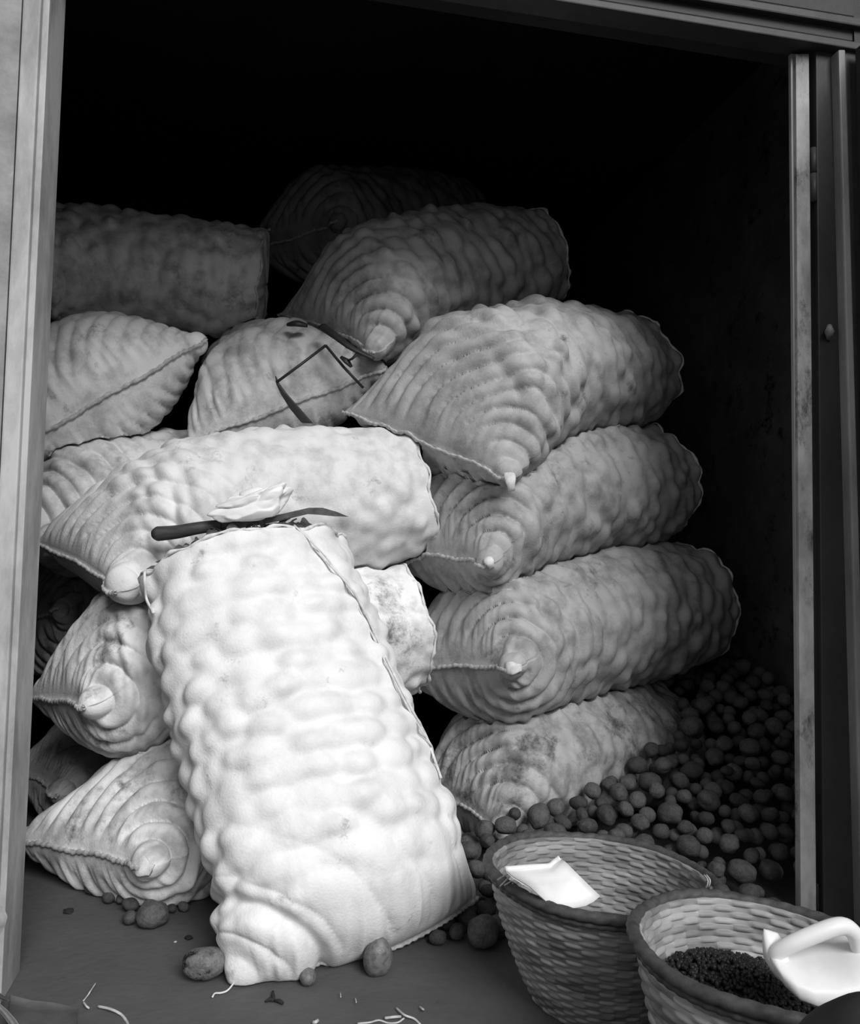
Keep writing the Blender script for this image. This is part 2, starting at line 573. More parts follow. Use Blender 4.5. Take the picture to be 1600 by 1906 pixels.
# left jamb: blotched panel, raised cover strip, groove, thin inner strip
def L(a):
    return lambda y: xl(a, y)
structure(obj('trim_1', bm_mesh('trim_1', vstrip(L(-150), L(41), -0.004, 0.10), 0.002), M['jamb_panel'], smooth=False))
structure(obj('trim_2', bm_mesh('trim_2', vstrip(L(42.5), L(77), -0.016, 0.11), 0.004), M['jamb'], smooth=False))
structure(obj('trim_3', bm_mesh('trim_3', vstrip(L(77), L(80), 0.012, 0.09)), M['dark_paint'], smooth=False))
structure(obj('trim_4', bm_mesh('trim_4', vstrip(L(80), L(93), -0.002, 0.12), 0.002), M['jamb'], smooth=False))

# right jamb from inside out: rusty strip (edge of the folded-back leaf), dark slot, dark board, rounded bead, outer board
def RL(xa, xb):   # x at row 300 -> x at row 1690
    return lambda y: xa + (xb - xa) * (y - 300.0) / 1390.0
structure(obj('trim_5', bm_mesh('trim_5', vstrip(RL(1482, 1490), RL(1507, 1519), 0.022, 0.02, y0=100), 0.002), M['rust'], smooth=False))
structure(obj('trim_6', bm_mesh('trim_6', vstrip(RL(1473, 1486), RL(1482, 1489), 0.032, 0.01, y0=100), 0.001), M['bead'], smooth=False))
structure(obj('trim_7', bm_mesh('trim_7', vstrip(RL(1507, 1519), RL(1530, 1542), 0.06, 0.02, y0=40)), M['soot'], smooth=False))
structure(obj('trim_8', bm_mesh('trim_8', vstrip(RL(1520, 1532), RL(1567, 1607), 0.015, 0.03, y0=40), 0.003), M['dark_paint'], smooth=False))
structure(obj('trim_9', bm_mesh('trim_9', vstrip(RL(1566, 1604), RL(1579, 1618), -0.012, 0.06, y0=92), 0.004), M['bead'], smooth=False))
structure(obj('trim_10', bm_mesh('trim_10', vstrip(RL(1578, 1617), RL(1760, 1800), 0.0, 0.1, y0=92), 0.003), M['dark_paint'], smooth=False))

# lintel: line of its lower edge in the picture y = 85 + 0.163*(x-1565)
def lint(off0, off1, n0, thick):
    bm = bmesh.new()
    f = lambda x, o: DP(x, 85 + 0.163 * (x - 1565) + o, n0)
    prism(bm, [f(-300, off0), f(1800, off0), f(1800, off1), f(-300, off1)], N_ * thick)
    return bm
structure(obj('trim_11', bm_mesh('trim_11', lint(-12, 2, -0.012, 0.06), 0.003), M['lintel_bead'], smooth=False))
structure(obj('trim_12', bm_mesh('trim_12', lint(-42, -12, 0.005, 0.1), 0.002), M['dark_paint'], smooth=False))
structure(obj('trim_13', bm_mesh('trim_13', lint(-58, -42, -0.014, 0.06), 0.004), M['lintel_bead'], smooth=False))
structure(obj('trim_14', bm_mesh('trim_14', lint(-760, -58, 0.0, 0.1), 0.002), M['dark_paint'], smooth=False))
structure(obj('trim_15', bm_mesh('trim_15', lint(2, 30, 0.06, 0.05), 0.002), M['soot'], smooth=False))

# inferred right-hand door leaf, folded outwards, added mostly out of view for its shade
slab('added_door_leaf', [DR(0.175, -0.02, 0.02), DR(0.215, -0.02, 0.02), DR(0.245, -0.92, 0.02), DR(0.205, -0.92, 0.02)], Vector((0, 0, 2.06)), M['dark_paint'])
# hinge of the leaf on the rusty strip
hg = thing('hinge', 'rusty barrel hinge high on the right door post', 'hinge', DP(1513, 335, 0.02))
for k, (ya, yb) in enumerate(((276, 322), (324, 376))):
    part_of(hg, 'knuckle', tube_mesh('knuckle', [DP(1513, ya, 0.022), DP(1513.5, (ya + yb) / 2, 0.022), DP(1514, yb, 0.022)], 0.0085 - 0.001 * (1 - k), 12), M['lintel_bead'])
lk = thing('floor_bolt', 'small steel stop at the foot of the right door post', 'door stop', DP(1524, 1690, 0.03))
bm = bmesh.new()
prism(bm, [DP(1520, 1646, 0.03), DP(1532, 1646, 0.03), DP(1533, 1700, 0.03), DP(1521, 1700, 0.03)], N_ * 0.03)
part_of(lk, 'stop_plate', bm_mesh('stop_plate', bm, 0.002), M['dark_paint'])
kb = obj('door_knob', tube_mesh('door_knob', [DP(1543, 607, 0.012), DP(1543, 617, -0.004), DP(1542, 630, 0.012)], [0.006, 0.011, 0.006], 10), M['bead'])
tag(kb, 'small worn metal catch on the dark right door frame', 'catch')

# ================================================================== SACKS
F_R = 0.262
fm = sack_mat('front_sack_cloth', 0.80, 0.25, 11)
fl = G(440, 1834)
fr = P(886, 1668, 1.86)
froot, FA, Fnb, Fw, Fu, Fv, FN = sack('large white sack leaning upright in front of the stacks, open at the top', fr, fl, P(460, 1056, 2.02), F_R, 3, fm,
    ra=1.0, rb=0.78, lift=0.0, ear=-0.035, s1=0.22, s2=0.36, ripple=0.6, bump=1.0, pinch=0.02, seam=True, hem=True, cap=0.16, tail=0.06,
    updir=(0, -1, 0.3), nu=300, nv=320, lam=0.10, ripple_len=0.16)

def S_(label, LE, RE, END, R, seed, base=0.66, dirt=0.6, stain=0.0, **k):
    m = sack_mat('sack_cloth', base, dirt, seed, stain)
    return sack(label, P(*LE), P(*RE), P(*END), R, seed, m, **k)

# middle/left stack
Mroot = S_('pale sack lying across the left stack directly behind the leaning one', (48, 1005, 2.30), (222, 1098, 1.93), (757, 917, 2.47), 0.218, 21, 0.69, 0.4,
   lift=0.055, ear=0.02, s1=0.38, s2=0.5, tail=0.08, nose=0.05, ripple=1.0, ripple_len=0.30)[0]
S_('sack second from the floor in the left stack, its pointed corner brightly lit', (46, 1300, 2.22), (163, 1314, 1.93), (748, 1165, 2.45), 0.222, 22, 0.8, 0.6, 0.6,
   ripple=1.25, lift=0.05, ear=0.02, s1=0.22, s2=0.42, ripple_len=0.25)
S_('bottom sack of the left stack on the floor among spilled potatoes', (14, 1563, 2.10), (270, 1612, 1.82), (700, 1490, 2.45), 0.212, 23, 0.78, 0.7, 0.6,
   ripple=1.25, lift=0.05, ear=0.02, s1=0.34, s2=0.5, tip=(0.02, 0.02, (0.8, -0.3, -0.3)), ripple_len=0.30, hem=False)
# behind them
S_('sack wedged behind the pale lying sack beside the left door post', (40, 965, 2.62), (10, 1000, 2.30), (560, 905, 2.95), 0.215, 24, 0.6, 0.7,
   ripple=1.25, lift=0.04, hem=False, ripple_len=0.35, s1=0.22, lam=0.06)
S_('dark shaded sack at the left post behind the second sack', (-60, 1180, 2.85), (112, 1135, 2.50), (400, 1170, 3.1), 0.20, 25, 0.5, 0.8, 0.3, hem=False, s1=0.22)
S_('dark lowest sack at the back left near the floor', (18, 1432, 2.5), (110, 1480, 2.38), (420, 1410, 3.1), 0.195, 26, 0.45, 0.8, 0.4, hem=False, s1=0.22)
# upper left
S_('sack with a slanting stitched edge under the topmost left sack', (5, 845, 2.38), (382, 632, 2.45), (130, 730, 3.2), 0.215, 27, 0.7, 0.6, 0.2,
   lift=0.03, ear=-0.01, s1=0.18, s2=0.30, ripple=0.55, bump=1.1, hem=False, cap=0.2)
S_('sack in the middle under the black metal frame tool', (350, 822, 2.42), (716, 686, 2.50), (470, 722, 3.3), 0.205, 28, 0.52, 0.7, 0.2,
   lift=0.05, ear=-0.01, s1=0.18, s2=0.30, ripple=0.55, bump=1.1, hem=False, cap=0.2)
S_('topmost sack on the left lying crosswise with a rounded right end', (40, 440, 2.95), (60, 535, 2.50), (484, 528, 2.85), 0.200, 29, 0.85, 0.7, 0.2,
   lift=0.0, ripple_len=0.2, s1=0.2, ear=0.0)
# right stack, top to bottom
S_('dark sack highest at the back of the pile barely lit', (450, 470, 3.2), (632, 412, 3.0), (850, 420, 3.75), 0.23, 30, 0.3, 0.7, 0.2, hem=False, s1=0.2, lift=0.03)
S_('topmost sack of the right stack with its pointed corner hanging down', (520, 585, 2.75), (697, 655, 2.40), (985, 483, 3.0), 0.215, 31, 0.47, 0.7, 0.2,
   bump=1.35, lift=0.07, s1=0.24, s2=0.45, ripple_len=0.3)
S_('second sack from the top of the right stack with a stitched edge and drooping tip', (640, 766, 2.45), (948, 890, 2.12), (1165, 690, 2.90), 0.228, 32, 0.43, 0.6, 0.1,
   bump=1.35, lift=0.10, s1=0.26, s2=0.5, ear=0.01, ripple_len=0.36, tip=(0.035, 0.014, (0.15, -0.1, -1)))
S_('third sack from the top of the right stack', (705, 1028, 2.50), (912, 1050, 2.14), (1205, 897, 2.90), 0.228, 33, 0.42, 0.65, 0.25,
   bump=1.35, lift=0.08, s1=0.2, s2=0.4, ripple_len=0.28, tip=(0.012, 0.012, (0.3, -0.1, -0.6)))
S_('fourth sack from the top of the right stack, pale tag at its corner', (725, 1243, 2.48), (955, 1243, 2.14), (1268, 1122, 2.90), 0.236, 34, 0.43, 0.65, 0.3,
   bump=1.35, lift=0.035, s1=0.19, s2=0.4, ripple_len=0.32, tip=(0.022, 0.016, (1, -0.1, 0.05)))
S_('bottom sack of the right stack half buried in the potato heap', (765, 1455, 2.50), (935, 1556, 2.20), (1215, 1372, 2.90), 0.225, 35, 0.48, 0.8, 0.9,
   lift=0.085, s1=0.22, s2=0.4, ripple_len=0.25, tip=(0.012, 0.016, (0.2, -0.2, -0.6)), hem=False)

# ---- mouth of the leaning sack: dry leaf packing, loose side string, hanging thread
def Fpoint(row, ang):
    """point on the front sack's skin: row 0 (bottom) .. Fnb-1 (mouth), ang in radians round it"""
    nu = FA.shape[1]
    return Vector(FA[row, int(round(ang / (2 * PI) * nu)) % nu])
ctr = Vector(FA[Fnb - 1].mean(0))
rnd = random.Random(7)
V, Fc = [], []
ring = [Vector(p) for p in FA[Fnb - 1]]
for k in range(700):
    # curled leaf shreds lying over the potatoes in the mouth
    a = rnd.choice(ring)
    rho = math.sqrt(rnd.random()) * 0.86
    q = ctr + (a - ctr) * rho
    q = q + Vector(Fw) * (rnd.uniform(-0.03, 0.008) + 0.055 * (1 - rho ** 2))
    t = Vector((rnd.uniform(-1, 1), rnd.uniform(-.6, .6), rnd.uniform(-.25, .35))).normalized()
    sd = t.cross(Vector((rnd.uniform(-.4, .4), -1, 0.4))).normalized()
    ln, wd = rnd.uniform(0.02, 0.06), rnd.uniform(0.002, 0.009)
    b0 = len(V)
    for i in range(5):
        u = i / 4
        c = q + t * (ln * (u - 0.5)) + Vector(Fw) * (0.012 * math.sin(u * PI))
        ww = wd * math.sin(PI * (0.12 + 0.76 * u))
        V += [c + sd * ww, c - sd * ww + Vector(Fw) * 0.002]
    for i in range(4):
        Fc.append((b0 + 2 * i, b0 + 2 * i + 1, b0 + 2 * i + 3, b0 + 2 * i + 2))
lv = obj('dry_leaf_packing', mesh_np('dry_leaf_packing', V, Fc), M['leafdry'])
tag(lv, 'dark dry leaves packed in the open mouth of the leaning sack', 'dry leaves', kind='stuff')

nuF = FA.shape[1]
def nearest_row_col(px, py):
    """front-most skin vertex of the leaning sack seen along a picture direction"""
    r = np.array(ray(px, py).normalized())
    d = FA[:Fnb] - np.array(CAM)
    along = d @ r
    perp = np.linalg.norm(d - along[..., None] * r, axis=-1)
    sc = perp + 0.15 * along
    i = np.unravel_index(np.argmin(sc), sc.shape)
    return Vector(FA[i]) + Vector(FN[i]) * 0.006
pts = [nearest_row_col(*p) for p in ((556, 985), (590, 1030), (640, 1085), (668, 1130), (700, 1195), (735, 1270), (765, 1325), (790, 1370), (822, 1412), (818, 1450))]
part_of(froot, 'side_string', tube_mesh('side_string', smooth_path(pts, 8), 0.0032, 6), M['thread'])
pts2 = [nearest_row_col(*p) for p in ((548, 975), (575, 1010), (612, 1050), (648, 1102), (690, 1185), (722, 1255), (757, 1322), (800, 1390))]
part_of(froot, 'side_string', tube_mesh('side_string', smooth_path(pts2, 8), 0.0022, 6), M['thread'])
pts3 = [nearest_row_col(*p) for p in ((272, 1058), (276, 1085), (280, 1115), (290, 1140))]
pts3 = [p + Vector((0, -0.008, 0)) for p in pts3]
part_of(froot, 'loose_thread', tube_mesh('loose_thread', smooth_path(pts3, 6), 0.0035, 6), M['thread'])
tp = fl
part_of(froot, 'corner_thread', tube_mesh('corner_thread', smooth_path([tp + Vector((0, 0, 0.012)), G(425, 1842, 0.005), G(412, 1848, 0.004), G(400, 1849, 0.004), G(395, 1856, 0.003)], 5), 0.0018, 6), M['thread'])

# ---- potatoes
def potato_mesh(name, seed, el=(1, 1, 1), lump=0.12):
    bm = bmesh.new()
    bmesh.ops.create_icosphere(bm, subdivisions=4, radius=1.0)
    co = np.array([v.co[:] for v in bm.verts])
    n = 1 + lump * vnoise(co, 1.3, seed) + 0.25 * lump * vnoise(co, 3.5, seed + 1)
    eyes = np.random.RandomState(seed).randn(6, 3)
    eyes /= np.linalg.norm(eyes, axis=1, keepdims=True)
    for e in eyes:
        n -= 0.06 * np.exp(-(np.linalg.norm(co - e, axis=1) / 0.16) ** 2)
    co = co * n[:, None] * np.array(el)
    co /= np.linalg.norm(co, axis=1).max() * NORM
    for v, c in zip(bm.verts, co):
        v.co = c
    me = bpy.data.meshes.new(name)
    bm.to_mesh(me)
    bm.free()
    me.polygons.foreach_set('use_smooth', [True] * len(me.polygons))
    return me

NORM = 1.0
PM = []
for k in range(8):
    e = [(1, .92, .88), (1.15, .9, .86), (1, 1, .92), (1.25, .92, .85), (1.05, .95, .9), (1.1, 1, .9), (.98, .95, .95), (1.35, .9, .88)][k]
    me = potato_mesh('potato', 100 + k, e)
    me.materials.append(M['potatoes'][k % 4])
    PM.append(me)

def potato(p, r, label, group=None, rot=None, me=None, name='potato'):
    o = bpy.data.objects.new(name, me or rnd.choice(PM))
    COL.objects.link(o)
    o.location = p
    o.scale = (r, r, r)
    o.rotation_euler = rot or (rnd.uniform(-.5, .5), rnd.uniform(-.5, .5), rnd.uniform(0, 6.28))
    return tag(o, label, 'potato', group)

# heap against the right wall: surface height over the floor
B1C, B2C = P(1118, 1625, 1.58), P(1430, 1771, 1.19)
def in_room(p, r):
    q = p - J_
    return q.dot(E_) < WR - r
def heap_z(x, y):
    q = Vector((x, y, 0)) - J_
    t, n = q.dot(E_), q.dot(N_)
    z = -0.01 + 0.44 * (y - 1.78) / 1.1
    # the heap thins out towards its left foot
    edge = (x - (0.02 + 0.26 * max(0.0, min(1.0, (y - 1.75) / 0.5)) * 0.6))
    z = min(z, 0.02 + 0.75 * max(0.0, edge + 0.12))
    return min(z, 0.50)
cand = []
tries = 0
from mathutils.kdtree import KDTree
placed = []
cells = {}
def free(p, r, k=0.95):
    key = (int(p.x // 0.1), int(p.y // 0.1))
    for i in (-1, 0, 1):
        for j in (-1, 0, 1):
            for (q, s) in cells.get((key[0] + i, key[1] + j), ()):
                if (q - p).length < (r + s) * k:
                    return False
    return True
def put(p, r):
    cells.setdefault((int(p.x // 0.1), int(p.y // 0.1)), []).append((p, r))
    placed.append((p, r))
sack_trees = [t for (t, lo, hi) in SETTLED]
def clear_of_sacks(p, r):
    for t in sack_trees:
        h = t.find_nearest(p, 0.5)
        if h[0] is not None:
            if (p - h[0]).dot(h[1]) < 0 or h[3] < r * 1.06:
                return False
    return True
hr = random.Random(19)
for tries in range(40000):
    x, y = hr.uniform(-0.02, 1.45), hr.uniform(1.74, 3.35)
    z = heap_z(x, y)
    if z < -0.02:
        continue
    r = hr.choice((0.025, 0.028, 0.030, 0.033, 0.036, 0.039)) * hr.uniform(0.9, 1.08)
    if tries > 18000:
        r = hr.uniform(0.018, 0.025)
    p = Vector((x, y, z + (hr.uniform(-0.022, 0.010) if tries <= 18000 else hr.uniform(-0.045, -0.008))))
    p.z = max(p.z, r * 0.9)
    q = p - J_
    if q.dot(E_) > WR - r * 1.35 - 0.01:
        continue
    if q.dot(E_) > -0.01 - r and q.dot(N_) < 0.125 + r:
        continue
    if (Vector((p.x, p.y, 0)) - Vector((B1C.x, B1C.y, 0))).length < 0.225 + r:
        continue
    if not free(p, r) or not clear_of_sacks(p, r):
        continue
    put(p, r)
# which of them the doorway shows largest
def pix(p):
    d = p - CAM
    k = d.dot(_f)
    return 800 + FPX * d.dot(_rt) / k, 953 - FPX * d.dot(_up) / k, k
vis = []
for (p, r) in placed:
    x, y, k = pix(p)
    if 780 < x < 1500 and 1200 < y < 1760:
        vis.append((r / k, p, r))
vis.sort(key=lambda a: -a[0])
lone = vis[:300]
for (_, p, r) in lone:
    potato(p, r, 'small dusty potato in the loose heap between right stack and door post', 'potatoes in the heap')
ids = {id(p) for (_, p, r) in lone}
rest = [(p, r) for (p, r) in placed if id(p) not in ids]
# buried layer
for k in range(9000):
    x, y = hr.uniform(-0.02, 1.45), hr.uniform(1.80, 3.3)
    z = heap_z(x, y) - hr.uniform(0.02, 0.06)
    r = hr.uniform(0.024, 0.034)
    p = Vector((x, y, max(r, z)))
    q = p - J_
    if z < r - 0.015 or q.dot(E_) > WR - r - 0.01 or (q.dot(E_) > -0.01 - r and q.dot(N_) < 0.125 + r) or not clear_of_sacks(p, r) or not free(p, r):
        continue
    put(p, r)
    rest.append((p, r))
bm = bmesh.new()
for (p, r) in rest:
    bmesh.ops.create_icosphere(bm, subdivisions=2, radius=r, matrix=Matrix.Translation(p) @ Euler((hr.random() * 3, hr.random() * 3, 0)).to_matrix().to_4x4() @ Matrix.Diagonal((1, .92, .88, 1)))
hp = obj('potato_heap', bm_mesh('potato_heap', bm), M['potatoes'][1])
tag(hp, 'rest of the dusty potato heap, deeper and farther back', 'potatoes', kind='stuff')

# potatoes on the open floor; z of the centre = r above the floor
def fpot(px, py, rpx, label, group=None, me=None, rot=None, squash=1.0, name='potato'):
    """px,py = centre in the picture; rpx = picture radius"""
    g = G(px, py + rpx * 0.8)
    r = rpx / FPX * g.y
    g = G(px, py, r * 0.9)
    r = rpx / FPX * g.y
    return potato(Vector((g.x, g.y, r * 0.88)), r, label, group, rot, me, name)
NORM = 0.8
me = potato_mesh('muddy_potato', 51, (1.3, .85, .82), 0.10); me.materials.append(M['potato_dirty'])
fpot(381, 1790, 35, 'large muddy oblong potato alone on the floor left of the leaning sack', me=me, rot=(0.1, 0.05, 0.25))
me = potato_mesh('oval_potato', 52, (1.0, .95, 1.35), 0.08); me.materials.append(M['potato_shiny'])
p = fpot(705, 1776, 28, 'smooth oval potato standing on end against the foot of the leaning sack', me=me, rot=(0.12, 0.05, 0.4))
p.location.z = 0.034
p.location.y -= 0.025
me = potato_mesh('pale_potato', 53, (1.15, .95, .9), 0.06); me.materials.append(M['potato_shiny'])
fpot(573, 1818, 15, 'small pale round potato touching the lower seam of the leaning sack', me=me)
me = potato_mesh('cleft_potato', 54, (1.1, 1, .95), 0.16); me.materials.append(M['potatoes'][1])
fpot(284, 1701, 25, 'largest potato in the cluster before the bottom left sack', me=me)
fpot(242, 1707, 15, 'small potato touching the left side of the largest in the cluster')
fpot(405, 1668, 12.5, 'small potato in the shade between bottom left sack and leaning sack')
fpot(341, 1687, 11, 'small round potato right of the largest potato by the bottom left sack')
fpot(906, 1697, 24, 'dark potato beside the left foot of the left basket')
fpot(877, 1697, 12, 'little potato left of the dark one near the left basket')
fpot(838, 1708, 10, 'tiny potato under the right lower corner of the leaning sack')
for (px, py, rp) in ((243, 1683, 17), (205, 1668, 14), (228, 1672, 12), (168, 1652, 15), (142, 1639, 13), (100, 1612, 12), (42, 1590, 15), (320, 1690, 11)):
    fpot(px, py, rp, 'small shaded potato tucked along the underside of the bottom left sack', 'potatoes under the left stack')
mp = P(418, 990, 1.93)
me = potato_mesh('mouth_potato', 55, (1.4, .9, .8)); me.materials.append(M['potatoes'][0])
potato(mp, 0.026, 'dark potato peeping out under the knife in the open sack', me=me, rot=(0, -0.1, 0))

# ---- knife across the mouth of the leaning sack
kn = thing('knife', 'long dark knife with wooden handle lying across the open sack mouth', 'knife', P(400, 985, 1.90))
KY = 1.90
hp_ = [P(283, 994, KY), P(300, 993, KY), P(330, 990, KY), P(362, 984, KY), P(395, 979, KY + .01), P(412, 977, KY + .01)]
part_of(kn, 'handle', tube_mesh('handle', smooth_path(hp_, 6), [(0.0185 - 0.006 * (i / 30)) * min(1.0, 0.45 + 0.22 * i ** 0.7) for i in range(31)], 14, flat=1.0), M['knife_handle'])
up_ = [(400, 969), (440, 968), (500, 962), (575, 945), (600, 945), (625, 952), (649, 962)]
dn_ = [(400, 988), (440, 984), (500, 974), (572, 957), (592, 958), (622, 961), (649, 962)]
bm = bmesh.new()
poly = [P(x, y, KY + 0.01 + 0.00025 * (x - 400)) for x, y in up_] + [P(x, y, KY + 0.01 + 0.00025 * (x - 400)) for x, y in reversed(dn_[:-1])]
prism(bm, poly, Vector((0, 0.003, 0)))
part_of(kn, 'blade', bm_mesh('blade', bm), M['blade']).data.polygons.foreach_set('use_smooth', [False] * len(kn.children[-1].data.polygons))

# ---- crumpled white plastic on top of the knife
bm = bmesh.new()
bmesh.ops.create_icosphere(bm, subdivisions=6, radius=1.0)
co = np.array([v.co[:] for v in bm.verts])
rs = np.random.RandomState(8)
n = 0.9 + 0.22 * vnoise(co, 1.7, 61) 
for k in range(34):
    # random crease planes give the faceted, crumpled look
    d = rs.randn(3); d /= np.linalg.norm(d)
    n = np.minimum(n, (0.5 + 0.5 * rs.rand()) / np.maximum(co @ d, 0.12))
n = n + 0.06 * np.abs(vnoise(co, 2.6, 62)) - 0.20 * (1 - np.abs(vnoise(co, 1.5, 63))) ** 7
co = co * n[:, None]
u = P(558, 925, 1.95) - P(380, 962, 1.93)
ux = u.normalized()
uz = (Vector((0, -0.25, 1)) - ux * ux.dot(Vector((0, -0.25, 1)))).normalized()
uy = uz.cross(ux)
cc = P(470, 940, 1.89)
for v, c in zip(bm.verts, co):
    xx = c[0]
    hgt = 0.056 * (1.0 - 0.25 * (xx < 0) * abs(xx)) + 0.004 * xx
    v.co = cc + ux * (xx * u.length * 0.56) + uz * (c[2] * hgt) + uy * (c[1] * 0.055)
tag(obj('crumpled_bag', bm_mesh('crumpled_bag', bm), M['paper']), 'crumpled white plastic wad lying on the knife at the sack mouth', 'plastic bag')

# ---- black metal frame tool between the middle sacks
wf = thing('frame_tool', 'thin black metal frame tool with a flat bar on the middle sack', 'tool', P(590, 715, 2.36))
TY = 2.33
rod = lambda pts, r: tube_mesh('rod', [P(x, y, TY + dy) for x, y, dy in pts], r, 8)
part_of(wf, 'rod', rod(((514, 712, 0.0), (560, 678, 0.02), (606, 643, 0.05)), 0.0042), M['iron'])
part_of(wf, 'rod', rod(((606, 643, 0.05), (640, 684, 0.05), (676, 722, 0.06)), 0.0042), M['iron'])
bm = bmesh.new()
poly = [P(x, y, TY) for x, y in ((511, 699), (517, 712), (530, 730), (555, 758), (580, 787), (560, 786), (540, 762), (523, 735), (514, 716))]
prism(bm, poly, Vector((0.003, 0.012, 0)))
part_of(wf, 'flat_bar', bm_mesh('flat_bar', bm, 0.001), M['iron'])
part_of(wf, 'wing_nut', tube_mesh('wing_nut', [P(634, 664, TY + .04), P(645, 672, TY + .04), P(654, 683, TY + .04)], [0.006, 0.012, 0.006], 10, flat=0.5), M['iron'])
part_of(wf, 'wing_nut', tube_mesh('wing_nut', [P(645, 672, TY + .04), P(655, 668, TY + .03), P(664, 659, TY + .03)], [0.005, 0.007, 0.009], 10, flat=0.5), M['iron'])
st = obj('dark_strap', tube_mesh('dark_strap', smooth_path([P(600, 608, 2.42), P(625, 626, 2.38), P(655, 648, 2.36), P(696, 668, 2.36)], 6), [0.016 - 0.0005 * i for i in range(19)], 10, flat=0.6), M['iron'])
tag(st, 'dark strip jutting out under the tip of the right stack top sack', 'strap')
st = obj('dark_scrap', tube_mesh('dark_scrap', smooth_path([P(535, 604, 2.45), P(552, 602, 2.44), P(572, 606, 2.45)], 5), [0.008 + 0.006 * math.sin(i / 10 * PI) for i in range(11)], 10, flat=0.6), M['iron'])
tag(st, 'small dark scrap lying on top of the middle sack', 'scrap')

# ================================================================== BASKETS
def weave_mat(name, c0, c1, rows, half):
    m = bpy.data.materials.new(name)
    m.use_nodes = True
    nt = m.node_tree
    b = nt.nodes['Principled BSDF']
    b.inputs['Roughness'].default_value = 0.6
    uv = nt.nodes.new('ShaderNodeUVMap'); uv.uv_map = 'weave'
    sp = nt.nodes.new('ShaderNodeSeparateXYZ')
    nt.links.new(uv.outputs[0], sp.inputs[0])
    def math_(op, a, bb):
        n = nt.nodes.new('ShaderNodeMath'); n.operation = op
        for k, v in enumerate((a, bb)):
            if v is None: continue
            if hasattr(v, 'default_value') or hasattr(v, 'links'): nt.links.new(v, n.inputs[k])
            else: n.inputs[k].default_value = v
        return n.outputs[0]
    row = math_('FLOOR', math_('MULTIPLY', sp.outputs[1], rows), None)
    shift = math_('MULTIPLY', row, 0.5)
    colm = math_('FLOOR', math_('ADD', math_('MULTIPLY', sp.outputs[0], half), shift), None)
    cb = nt.nodes.new('ShaderNodeCombineXYZ')
    nt.links.new(colm, cb.inputs[0]); nt.links.new(row, cb.inputs[1])
    wn = nt.nodes.new('ShaderNodeTexWhiteNoise'); wn.noise_dimensions = '2D'
    nt.links.new(cb.outputs[0], wn.inputs['Vector'])
    cb2 = nt.nodes.new('ShaderNodeCombineXYZ')
    nt.links.new(math_('MULTIPLY', sp.outputs[0], 16.0), cb2.inputs[0])
    nt.links.new(math_('MULTIPLY', sp.outputs[1], 6.0), cb2.inputs[1])
    ns = nt.nodes.new('ShaderNodeTexNoise'); ns.inputs['Scale'].default_value = 1.0; ns.inputs['Detail'].default_value = 6
    nt.links.new(cb2.outputs[0], ns.inputs['Vector'])
    fac = math_('ADD', math_('MULTIPLY', wn.outputs[0], 0.55), math_('MULTIPLY', math_('SUBTRACT', ns.outputs[0], 0.3), 0.9))
    mx = nt.nodes.new('ShaderNodeMix'); mx.data_type = 'RGBA'
    mx.clamp_factor = True
    mx.inputs[6].default_value = (c0, c0, c0, 1); mx.inputs[7].default_value = (c1, c1, c1, 1)
    nt.links.new(fac, mx.inputs[0])
    nt.links.new(mx.outputs[2], b.inputs['Base Color'])
    return m

